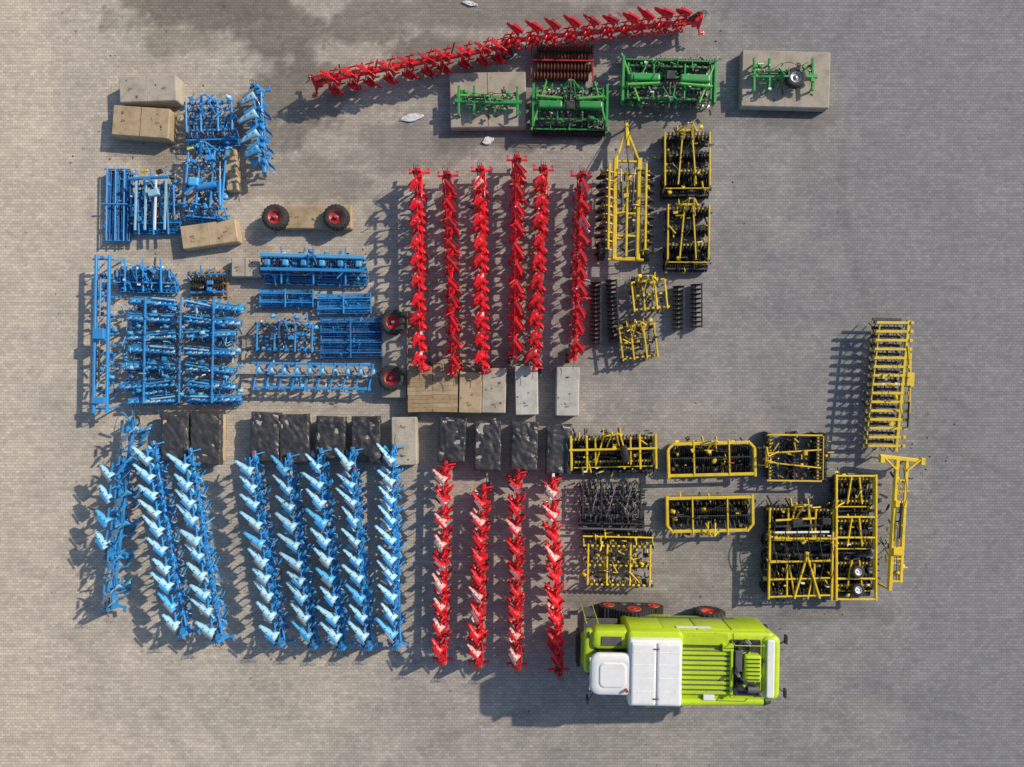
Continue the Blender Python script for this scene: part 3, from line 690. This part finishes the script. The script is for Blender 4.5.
def big_yel(mb,w,l):
    mb.T=Matrix.Translation((0,l*.25,0)); disc_harrow(mb,w*.95,l*.48,'yel',True,30,31,dn=12); 
    for q in range(4): mb.bar((-w*.4,-.6+q*.3,1.15+.04*q),(w*(.45-.1*q),-.55+q*.32,1.15),.09,.07,('yel','white','blk','yel')[q])
    mb.box((-w*.1,.2,1.2),(.5,.4,.25),'blk',.1); mb.box((w*.3,.3,1.15),(.4,.3,.3),'blk')
    mb.T=Matrix.Translation((0,-l*.25,0))@Matrix.Rotation(math.pi,4,'Z'); disc_harrow(mb,w*.95,l*.46,'yel',False,22,33,2,dn=14)
    mb.T=Matrix.Identity(4)
    for sx in(-.45,.42): mb.bar((w*sx,-l*.47,1.0),(w*sx,l*.2,1.02),.1,.12,'yel')
    mb.bar((-w*.1,-l*.45,1.05),(w*.08,l*.0,1.05),.09,.12,'yel'); mb.bar((w*.25,-l*.45,1.05),(w*.05,l*.0,1.05),.09,.12,'yel')
    for i in(0,2,4): mb.bar((-w*.45,-l*.45+i*.42,1.0),(w*.42,-l*.42+i*.42,1.0),.07,.08,'yel')
    for q in range(6):
        x=-w*.4+q*w*.16; mb.tube([(x,-l*.3,1.0),(x+.1,-l*.1,1.25),(x-.1,l*.1,1.3),(x+.05,l*.3,1.1)],.02,'rub',5)
imp('folded_disc_harrow',big_yel,(765,500,837,602),0,.9)
def stack3(mb,w,l):
    for i in range(3):
        mb.T=Matrix.Translation((0,l*(-.33+.33*i),0)); disc_harrow(mb,w*.95,l*.33,'yel',False,7,40+i,dn=14)
    mb.T=Matrix.Identity(4)
    for sx in(-.47,.47): mb.bar((w*sx,-l*.49,1.0),(w*sx,l*.49,1.0),.1,.13,'yel')
    for i in(0,1,3,4,6): mb.bar((-w*.47,-l*.48+i*l*.16,1.0),(w*.47,-l*.48+i*l*.16,1.0),.08,.1,'yel')
    wheel(mb,(0,-l*.26,1.15),.3,.24,(0,0.2,1),'white',12); wheel(mb,(0,-l*.4,1.15),.3,.24,(0,.2,1),'white',12)
imp('folded_disc_harrow',stack3,(834,473,876,601),0,.9,jit=0)
def rack(mb,w,l):
    k='yel'; z=1.0
    mb.bar((w*.22,-l*.49,z),(w*.30,l*.49,z),.15,.18,k); mb.bar((-w*.42,-l*.48,z),(-w*.3,l*.46,z),.06,.1,k)
    mb.bar((w*.48,-l*.2,z-.1),(w*.42,l*.25,z-.1),.1,.1,k)
    n=15
    for i in range(n):
        y=-l*.46+i*l*.92/(n-1)
        mb.bar((-w*.48,y-.04,z+.05),(w*.36,y+.08,z+.05),.13,.1,k)
        mb.bar((-w*.42,y+.17,z-.2),(w*.2,y+.24,z-.2),.14,.06,'blk')
        for q in range(4): tine(mb,-w*.4+q*w*.2,y+.06,z,'blk',.8)
        mb.box((w*.36,y+.08,z+.08),(.16,.16,.14),k); mb.box((-w*.42,y,z+.1),(.14,.14,.1),'blk')
    hydraulic(mb,(w*.4,-l*.3,z+.2),(w*.38,l*.0,z+.2),'blk',.05)
    mb.box((w*.42,l*.05,z),(.35,.7,.2),k); mb.bar((w*.42,l*.1,z),(w*.3,l*.3,z+.1),.08,.1,k)
    dense(mb,w*.8,l*.9,z,['blk','yel','blk'],4,3); clutter(mb,w*.6,l*.9,z,k,12,7)
imp('tine_harrow_section',rack,(866,318,913,452),0,1.0,jit=-4)
def drawframe(mb,w,l):
    k='yel'; z=1.0
    mb.bar((-w*.12,-l*.48,z),(-w*.1,l*.45,z),.18,.2,k); mb.bar((w*.12,-l*.42,z),(w*.12,l*.45,z),.16,.16,k)
    mb.bar((-w*.5,l*.47,z),(w*.5,l*.45,z),.2,.18,k)
    for i in(0,2,3,5,8,9): mb.bar((-w*.14,-l*.42+i*l*.08,z),(w*.16,-l*.41+i*l*.08,z),.09,.14,k)
    mb.bar((-w*.1,-l*.48,z),(-w*.1,-l*.48,.02),.1,.1,k)
    for sx in(-1,1):
        mb.bar((sx*w*.42,l*.45,z),(sx*w*.42,l*.45,.02),.08,.08,k); mb.box((sx*w*.46,l*.45,z+.05),(.2,.34,.22),k); mb.bar((sx*w*.4,l*.46,z+.1),(sx*w*.12,l*.38,z+.1),.08,.1,k)
    mb.box((0,-l*.2,z+.1),(.5,.35,.2),k); mb.box((0,l*.14,z+.1),(.55,.3,.2),k)
    hydraulic(mb,(0,-l*.1,z+.2),(.02,l*.3,z+.2),'blk',.06)
    mb.tube([(0,l*.4,1.2),(w*.1,l*.2,1.25),(-.1,0,1.2),(0,-l*.4,1.1)],.018,'rub')
    dense(mb,w*.35,l*.85,z+.05,['yel','yel','blk'],12,3)
imp('folding_frame',drawframe,(876,453,920,593),0,1.0,jit=-3)

# --- combine harvester
cmb=bpy.data.objects.new('combine_harvester',None); scene.collection.objects.link(cmb)
cx,cy=W(683,668,3.5); cmb.location=(cx,cy,0); cmb.rotation_euler=(0,0,math.radians(-1))
def part(name,f):
    mb=MB(); f(mb); mb.obj(name,parent=cmb)
def body(mb):
    mb.rbox((.9,0,2.2),(6.6,3.1,2.2),.25,.12,'lime')
    mb.rbox((-1.25,0,2.3),(2.5,3.2,2.4),.2,.1,'lime')
    mb.box((.8,0,.95),(6.2,1.6,.6),'gry')
    for sy in(-1,1):
        for i in range(4): mb.rbox((-1.6+i*1.55,sy*1.56,2.25),(1.5,.1,1.5),.04,.03,'lime')
        mb.box((3.9,sy*1.2,2.4),(.5,.5,1.3),'lime')
    mb.box((.6,1.625,1.62),(4.5,.03,.16),'gry')
    mb.box((.6,1.63,2.9),(1.6,.03,.22),'white')
    for x in(-.05,1.5,2.3): mb.box((x,1.3,3.305),(.02,.5,.01),'blk')
def cab(mb):
    mb.rbox((-3.15,-.2,2.75),(1.7,1.75,1.8),.25,.1,'glass')
    for sx in(-1,1):
        for sy in(-1,1): mb.bar((-3.15+sx*.8,-.2+sy*.82,1.9),(-3.15+sx*.75,-.2+sy*.78,3.65),.07,.07,'blk')
    mb.rbox((-3.2,-.22,3.74),(2.0,1.85,.26),.42,.12,'white',8)
    mb.rbox((-3.2,-.22,3.88),(1.2,1.1,.06),.25,.03,'white',8)
    mb.box((-3.2,-.2,1.75),(1.8,1.8,.25),'gry')
    for sy in(-1,1): mb.bar((-3.95,-.2+sy*.85,3.5),(-4.2,-.2+sy*1.45,3.3),.04,.04,'blk'); mb.box((-4.22,-.2+sy*1.5,3.0),(.08,.26,.5),'blk')
    for i in range(4): mb.box((-4.2,-.85+i*.42,3.72),(.06,.16,.1),'plast')
    mb.cyl((-2.6,-.85,3.87),(-2.6,-.85,4.05),.07,'orng')
def feeder(mb):
    mb.bar((-2.6,-.2,1.6),(-4.35,-.2,.75),1.35,.65,'lime'); mb.box((-4.45,-.2,.75),(.15,1.6,.8),'blk')
    mb.box((-3.5,1.15,1.7),(1.6,.8,.08),'gry'); 
    mb.rbox((-3.2,1.12,2.9),(1.7,.85,.9),.25,.12,'lime'); mb.rbox((-4.15,.5,2.9),(.5,1.9,.5),.18,.08,'lime')
    for i in range(5): mb.box((-4.0,1.6+.02*i,.5+i*.27),(.5,.2,.03),'gry')
    for sx in(-1,1): mb.bar((-4.0+sx*.27,1.75,.4),(-4.0+sx*.27,1.65,2.7),.035,.035,'lime')
    mb.box((-3.2,1.1,3.37),(.9,.4,.06),'gry')
def tank(mb):
    mb.rbox((-1.3,-.13,3.55),(2.35,2.95,.62),.12,.1,'white')
    mb.rbox((-1.85,-.13,3.90),(1.1,2.75,.12),.08,.05,'white'); mb.rbox((-.72,-.13,3.90),(1.08,2.75,.12),.08,.05,'white')
    for y in(-1.2,1.0): mb.box((-1.3,y,3.97),(.25,.06,.04),'gry')
    for y in(-.9,-.3,.3,.85): mb.box((-1.85,y,3.963),(.95,.03,.012),'plast'); mb.box((-.72,y,3.963),(.95,.03,.012),'plast')
def deck(mb):
    mb.box((1.1,-.2,3.36),(2.35,2.0,.16),'lime')
    for i in range(9): mb.box((1.1,-1.1+i*.22,3.47),(2.3,.11,.06),'lime'); mb.box((1.1,-.99+i*.22,3.445),(2.3,.05,.03),'gry')
    mb.box((.95,1.25,3.33),(2.2,.5,.14),'lime'); mb.box((1.2,-1.25,3.4),(.5,.4,.1),'white'); mb.box((2.0,.95,3.45),(.5,.3,.2),'lime')
    mb.box((2.15,-.2,3.5),(.1,2.1,.25),'lime'); mb.box((1.15,1.0,3.46),(2.2,.05,.08),'blk')
    mb.box((2.85,0,3.32),(1.35,2.5,.1),'blk'); mb.rbox((3.05,.1,3.55),(.75,1.2,.45),.1,.08,'lime'); mb.box((2.45,.4,3.5),(.3,.9,.35),'gry')
    mb.cyl((2.5,-.7,3.35),(2.5,-.7,3.85),.14,'blk',14); mb.cyl((2.9,-.9,3.5),(3.4,-.9,3.5),.16,'gry',14); mb.cyl((2.35,-.1,3.4),(2.35,-.1,4.0),.07,'stl',12)
    mb.lathe((2.7,.95,3.45),(0,0,1),[(.3,0),(.3,.1),(.24,.12),(.24,.03),(.02,.03)],'blk',20)
    for i in range(6): mb.box((3.05,-.35+i*.18,3.785),(.6,.05,.015),'blk')
    for p in((2.2,-1.1),(3.5,-1.1),(3.5,1.2),(2.2,1.2)): mb.bar((p[0],p[1],3.3),(p[0],p[1],3.9),.03,.03,'lime')
    mb.bar((2.2,-1.1,3.9),(3.5,-1.1,3.9),.03,.03,'lime'); mb.bar((2.2,1.2,3.9),(3.5,1.2,3.9),.03,.03,'lime')
    mb.tube([(2.3,.2,3.7),(2.5,-.3,3.85),(2.9,-.5,3.7),(3.3,-.7,3.6)],.04,'rub')
    rnd=random.Random(5)
    for i in range(26): mb.box((rnd.uniform(2.3,3.6),rnd.uniform(-1.15,1.15),3.42),(rnd.uniform(.06,.3),rnd.uniform(.06,.25),rnd.uniform(.08,.25)),rnd.choice(['blk','gry','lime','stl','blk']),rnd.uniform(0,1))
def rear(mb):
    mb.rbox((4.0,0,2.9),(.85,2.9,1.0),.3,.15,'lime'); mb.box((4.43,0,2.2),(.12,2.3,.9),'blk'); mb.box((4.05,0,1.7),(.8,2.0,.8),'gry')
    mb.rbox((3.95,0,3.42),(.35,2.6,.1),.08,.03,'white')
    for sy in(-1,1): mb.bar((4.3,sy*.9,3.1),(4.75,sy*1.2,3.15),.05,.05,'blk'); mb.box((4.75,sy*1.22,3.1),(.1,.4,.22),'blk'); mb.box((4.81,sy*1.22,3.1),(.02,.3,.12),'orng')
    mb.box((4.4,0,1.2),(.4,2.4,.25),'blk')
def auger(mb):
    mb.cyl((-1.5,-1.62,3.35),(3.7,-1.55,3.2),.17,'lime',16); mb.cyl((3.7,-1.55,3.2),(4.0,-1.55,3.05),.2,'blk',14)
    mb.cyl((-1.5,-1.62,2.6),(-1.5,-1.62,3.45),.2,'lime',16)
def tracks(mb):
    for sy in(-1,1):
        y=sy*1.47; w=.66
        pts=[]
        for a in range(90,271,20): t=math.radians(a); pts.append((-2.95+.46*math.cos(t),.48+.46*math.sin(t)))
        for a in range(270,451,20): t=math.radians(a); pts.append((-.75+.46*math.cos(t),.48+.46*math.sin(t)))
        for a in range(50,131,16): t=math.radians(a); pts.append((-1.8+.62*math.cos(t),.98+.62*math.sin(t)))
        n=len(pts); vs=[(x,y-w/2,z) for x,z in pts]+[(x,y+w/2,z) for x,z in pts]
        mb.add(vs,[[i,(i+1)%n,n+(i+1)%n,n+i] for i in range(n)]+[list(range(n))[::-1],[n+i for i in range(n)]],'rub')
        for i in range(n):
            a=Vector((pts[i][0],0,pts[i][1]));b=Vector((pts[(i+1)%n][0],0,pts[(i+1)%n][1])); m=max(1,int((b-a).length/.14))
            for q in range(m):
                p=a.lerp(b,(q+.5)/m); mb.bar(p+Vector((0,y-w*.5,0)),p+Vector((0,y+w*.5,0)),.07,.08,'rub')
        for x,z,r in((-2.95,.48,.3),(-.75,.48,.3),(-1.8,1.02,.36),(-2.2,.25,.18),(-1.5,.25,.18)):
            mb.lathe((x,y+sy*w*.5,z),(0,sy,0),[(r,-.05),(r,.03),(r*.85,.035),(r*.6,.01),(r*.25,.015),(r*.2,.05),(.01,.05)],'orng' if r>.25 else 'gry',20)
def rearw(mb):
    for sy in(-1,1): wheel(mb,(1.95,sy*1.45,.74),.74,.55,(0,1,0),'orng',20)
    mb.cyl((1.95,-1.3,.72),(1.95,1.3,.72),.12,'gry')
for nme,f in(('body',body),('cab',cab),('feeder_house',feeder),('grain_tank',tank),('engine_deck',deck),('rear_hood',rear),('unloading_auger',auger),('tracks',tracks),('rear_wheels',rearw)): part(nme,f)

# --- white plastic scraps
for i,(px,py,a,b) in enumerate([(412,118,.6,.2),(488,141,.3,.2),(470,4,.4,.12),(399,68,.2,.1)]):
    mb=MB(); g=[]
    for q in range(14):
        row=[]
        for w_ in range(10):
            u=q/13*2-1; v=w_/9*2-1; rr=1-.25*noise.noise(Vector((u*2+i*5,v*2,1)))
            row.append(Vector((u*a*rr*(1-.35*v*v),v*b*rr*(1-.4*u*u),.05+.09*abs(noise.noise(Vector((u*4+i,v*4,2)))))))
        g.append(row)
    mb.sheet(g,.004,'plast'); put('plastic_sheet',mb,px,py,0,R(-20,20))
# --- loose crumbs of soil and straw on the paving
mb=MB(); rnd=random.Random(77)
for i in range(900):
    cxp=rnd.choice([(150,110,60),(200,200,80),(180,350,90),(310,330,80),(500,270,100),(260,540,140),(500,560,80),(640,250,80),(650,500,90),(820,540,70),(660,90,90),(900,450,60),(680,660,110)])
    px=rnd.gauss(cxp[0],cxp[2]*.6); py=rnd.gauss(cxp[1],cxp[2]*.6); x,y=W(px,py); s_=rnd.uniform(.02,.07)
    if rnd.random()<.6: mb.box((x,y,s_*.3),(s_*1.3,s_,s_*.6),'dirt',rnd.uniform(0,3),ch=s_*.15)
    else: mb.bar((x,y,.012),(x+rnd.uniform(-.15,.15),y+rnd.uniform(-.15,.15),.02),.015,.01,'wood')
mb.obj('soil_crumbs')

# ------------------------------------------------------------------ ground
STAINS=[(215,8,95,26,1),(290,34,66,26,.9),(180,40,40,16,.6),(300,95,52,38,.9),(262,130,44,30,.8),(440,60,62,26,.85),(400,150,60,30,.5),(490,135,60,18,.8),(600,120,90,30,.8),(790,116,56,16,.85),(500,10,130,20,.7),(150,140,40,30,.6),(300,180,70,25,.5),(370,25,44,24,.8),(690,112,44,16,.6),(600,340,45,60,.3),(500,400,110,60,.3),(260,300,30,60,.4),(730,540,100,60,.3),(620,600,50,14,.6),(830,610,60,15,.5),(170,250,30,12,.5),(640,30,120,18,.35)]
def ground():
    ax=lambda a,st:[-600,-120]+[-a+i*st for i in range(int(2*a/st)+1)]+[120,600]
    xs=ax(31,.2); ys=ax(24,.2)
    st=[(*W(px,py),rx*S,ry*S,s_) for px,py,rx,ry,s_ in STAINS]
    arcs=[((-34,-30),21.0),((-34,-30),22.9),((30,10),13.5),((30,10),15.4),((8,-46),30.5),((8,-46),32.4),((-5,60),42.2),((-5,60),44.0)]
    V=[(x,y,0) for y in ys for x in xs]; nx=len(xs)
    F=[[j*nx+i,j*nx+i+1,(j+1)*nx+i+1,(j+1)*nx+i] for j in range(len(ys)-1) for i in range(nx-1)]
    me=bpy.data.meshes.new('paved_ground'); me.from_pydata(V,[],F)
    at=me.color_attributes.new('damp','FLOAT_COLOR','POINT'); data=[]
    for x,y,_ in V:
        w=0.0; tr=0.0
        n_=noise.fractal(Vector((x*.8,y*.8,1.3)),.8,2.0,6)*.55
        for cx_,cy_,rx,ry,s_ in st:
            dx=(x-cx_)/rx; dy=(y-cy_)/ry; q=dx*dx+dy*dy
            if q<4.5:
                d=math.sqrt(q)+n_; t=min(1,max(0,(1.15-d)/.4)); w=max(w,t*t*(3-2*t)*s_)
        for (ax_,ay_),rr in arcs:
            d=abs(math.hypot(x-ax_,y-ay_)-rr)
            if d<.4: tr=max(tr,(1-d/.4)*max(0,.6+noise.noise(Vector((x*.2,y*.2,rr)))*1.4))
        data+= [w,tr,0,1]
    at.data.foreach_set('color',data)
    o=bpy.data.objects.new('paved_ground',me); scene.collection.objects.link(o)
    m=bpy.data.materials.new('block_paving'); m.use_nodes=True; nt=m.node_tree; nt.nodes.clear(); L=nt.links.new
    out=nd(nt,'ShaderNodeOutputMaterial'); b=nd(nt,'ShaderNodeBsdfPrincipled'); L(b.outputs[0],out.inputs[0])
    geo=nd(nt,'ShaderNodeNewGeometry'); P=geo.outputs['Position']
    br=nd(nt,'ShaderNodeTexBrick'); L(P,br.inputs['Vector'])
    for k,v in(('Scale',1.0),('Brick Width',.24),('Row Height',.14),('Mortar Size',.012),('Mortar Smooth',.3),('Bias',0.0)): br.inputs[k].default_value=v
    br.inputs['Color1'].default_value=(.86,.86,.86,1); br.inputs['Color2'].default_value=(1.12,1.115,1.11,1); br.inputs['Mortar'].default_value=(.62,.61,.59,1)
    def noise_(scale,detail=4,vec=P,rough=.55):
        n=nd(nt,'ShaderNodeTexNoise'); n.inputs['Scale'].default_value=scale; n.inputs['Detail'].default_value=detail; n.inputs['Roughness'].default_value=rough; L(vec,n.inputs['Vector']); return n.outputs['Fac']
    def mp(x,a,bb,c,d):
        n=nd(nt,'ShaderNodeMapRange'); n.inputs[1].default_value=a;n.inputs[2].default_value=bb;n.inputs[3].default_value=c;n.inputs[4].default_value=d; L(x,n.inputs[0]); return n.outputs[0]
    def ma(op,x,y,clamp=False):
        n=nd(nt,'ShaderNodeMath',operation=op,use_clamp=clamp)
        for i,q in enumerate((x,y)):
            if isinstance(q,(int,float)): n.inputs[i].default_value=q
            else: L(q,n.inputs[i])
        return n.outputs[0]
    def mixc(f,a,bb,bt='MIX'):
        n=nd(nt,'ShaderNodeMix',data_type='RGBA',blend_type=bt)
        if isinstance(f,(int,float)): n.inputs[0].default_value=f
        else: L(f,n.inputs[0])
        for i,q in((6,a),(7,bb)):
            if isinstance(q,tuple): n.inputs[i].default_value=(*q,1)
            else: L(q,n.inputs[i])
        return n.outputs[2]
    sep=nd(nt,'ShaderNodeSeparateXYZ'); L(P,sep.inputs[0]); X=sep.outputs['X'];Y=sep.outputs['Y']
    big=noise_(.07,2); mid=noise_(.35,5,P,.65); fine=noise_(2.2,5,P,.7)
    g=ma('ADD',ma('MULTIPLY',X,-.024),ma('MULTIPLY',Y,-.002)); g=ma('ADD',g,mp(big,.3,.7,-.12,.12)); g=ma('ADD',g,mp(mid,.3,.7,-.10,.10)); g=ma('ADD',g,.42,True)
    base=mixc(g,(0.205,0.205,0.215),(0.50,0.44,0.36))  # uneven light painted into the paving colour: pale warm left, dark cool right
    base=mixc(1.0,base,br.outputs['Color'],'MULTIPLY')
    mpn=nd(nt,'ShaderNodeMapping'); mpn.inputs['Scale'].default_value=(.35,5.0,1); L(P,mpn.inputs['Vector'])
    st_=noise_(1.0,3,mpn.outputs[0]); stv=mp(st_,.3,.7,.91,1.09)
    fv=mp(fine,.3,.7,.88,1.11); mv=mp(mid,.3,.7,.90,1.08)
    va=nd(nt,'ShaderNodeVertexColor'); va.layer_name='damp'
    sc=nd(nt,'ShaderNodeSeparateColor'); L(va.outputs['Color'],sc.inputs[0]); wet=ma('MULTIPLY',sc.outputs[0],mp(fine,.25,.6,.7,1.1),True)
    trk=mp(sc.outputs[1],0,1,1.0,.87)
    val=ma('MULTIPLY',ma('MULTIPLY',ma('MULTIPLY',stv,fv),mv),trk)
    cmbv=nd(nt,'ShaderNodeCombineColor'); 
    for i in range(3): L(val,cmbv.inputs[i])
    base=mixc(1.0,base,cmbv.outputs[0],'MULTIPLY')
    dk=mixc(1.0,base,(.46,.44,.42),'MULTIPLY')
    col=mixc(wet,base,dk)
    sp=noise_(3.1,2,P,.4); spm=mp(sp,.70,.78,0,.45); col=mixc(spm,col,(.06,.055,.05))
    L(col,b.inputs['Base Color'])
    L(mp(wet,0,1,.88,.5),b.inputs['Roughness'])
    bp=nd(nt,'ShaderNodeBump'); bp.inputs['Strength'].default_value=.4; bp.inputs['Distance'].default_value=.01
    L(br.outputs['Fac'],bp.inputs['Height']); bp.invert=True; L(bp.outputs[0],b.inputs['Normal'])
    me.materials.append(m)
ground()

# ------------------------------------------------------------------ light, sky, camera
EL=math.radians(33); AZ=Vector((.875,.485,0)).normalized()
w=bpy.data.worlds.new('World'); scene.world=w; w.use_nodes=True; nt=w.node_tree
bg=nt.nodes['Background']; sky=nt.nodes.new('ShaderNodeTexSky'); sky.sky_type='NISHITA'; sky.sun_disc=False
sky.sun_elevation=EL; sky.sun_rotation=math.atan2(AZ.x,AZ.y)
nt.links.new(sky.outputs[0],bg.inputs[0]); bg.inputs[1].default_value=.14
sl=bpy.data.lights.new('sun','SUN'); sl.energy=4.7; sl.angle=math.radians(.9); sl.color=(1,.88,.71)
so=bpy.data.objects.new('sun',sl); scene.collection.objects.link(so)
dv=Vector((-AZ.x*math.cos(EL),-AZ.y*math.cos(EL),-math.sin(EL))); so.rotation_euler=dv.to_track_quat('-Z','Y').to_euler(); so.location=(20,12,25)
cam=bpy.data.cameras.new('camera'); co=bpy.data.objects.new('camera',cam); scene.collection.objects.link(co)
co.location=(0,0,H); co.rotation_euler=(0,0,0); cam.sensor_width=36; cam.lens=24.0; cam.clip_end=2000
scene.camera=co
scene.view_settings.view_transform='Standard'; scene.view_settings.look='None'; scene.view_settings.exposure=0
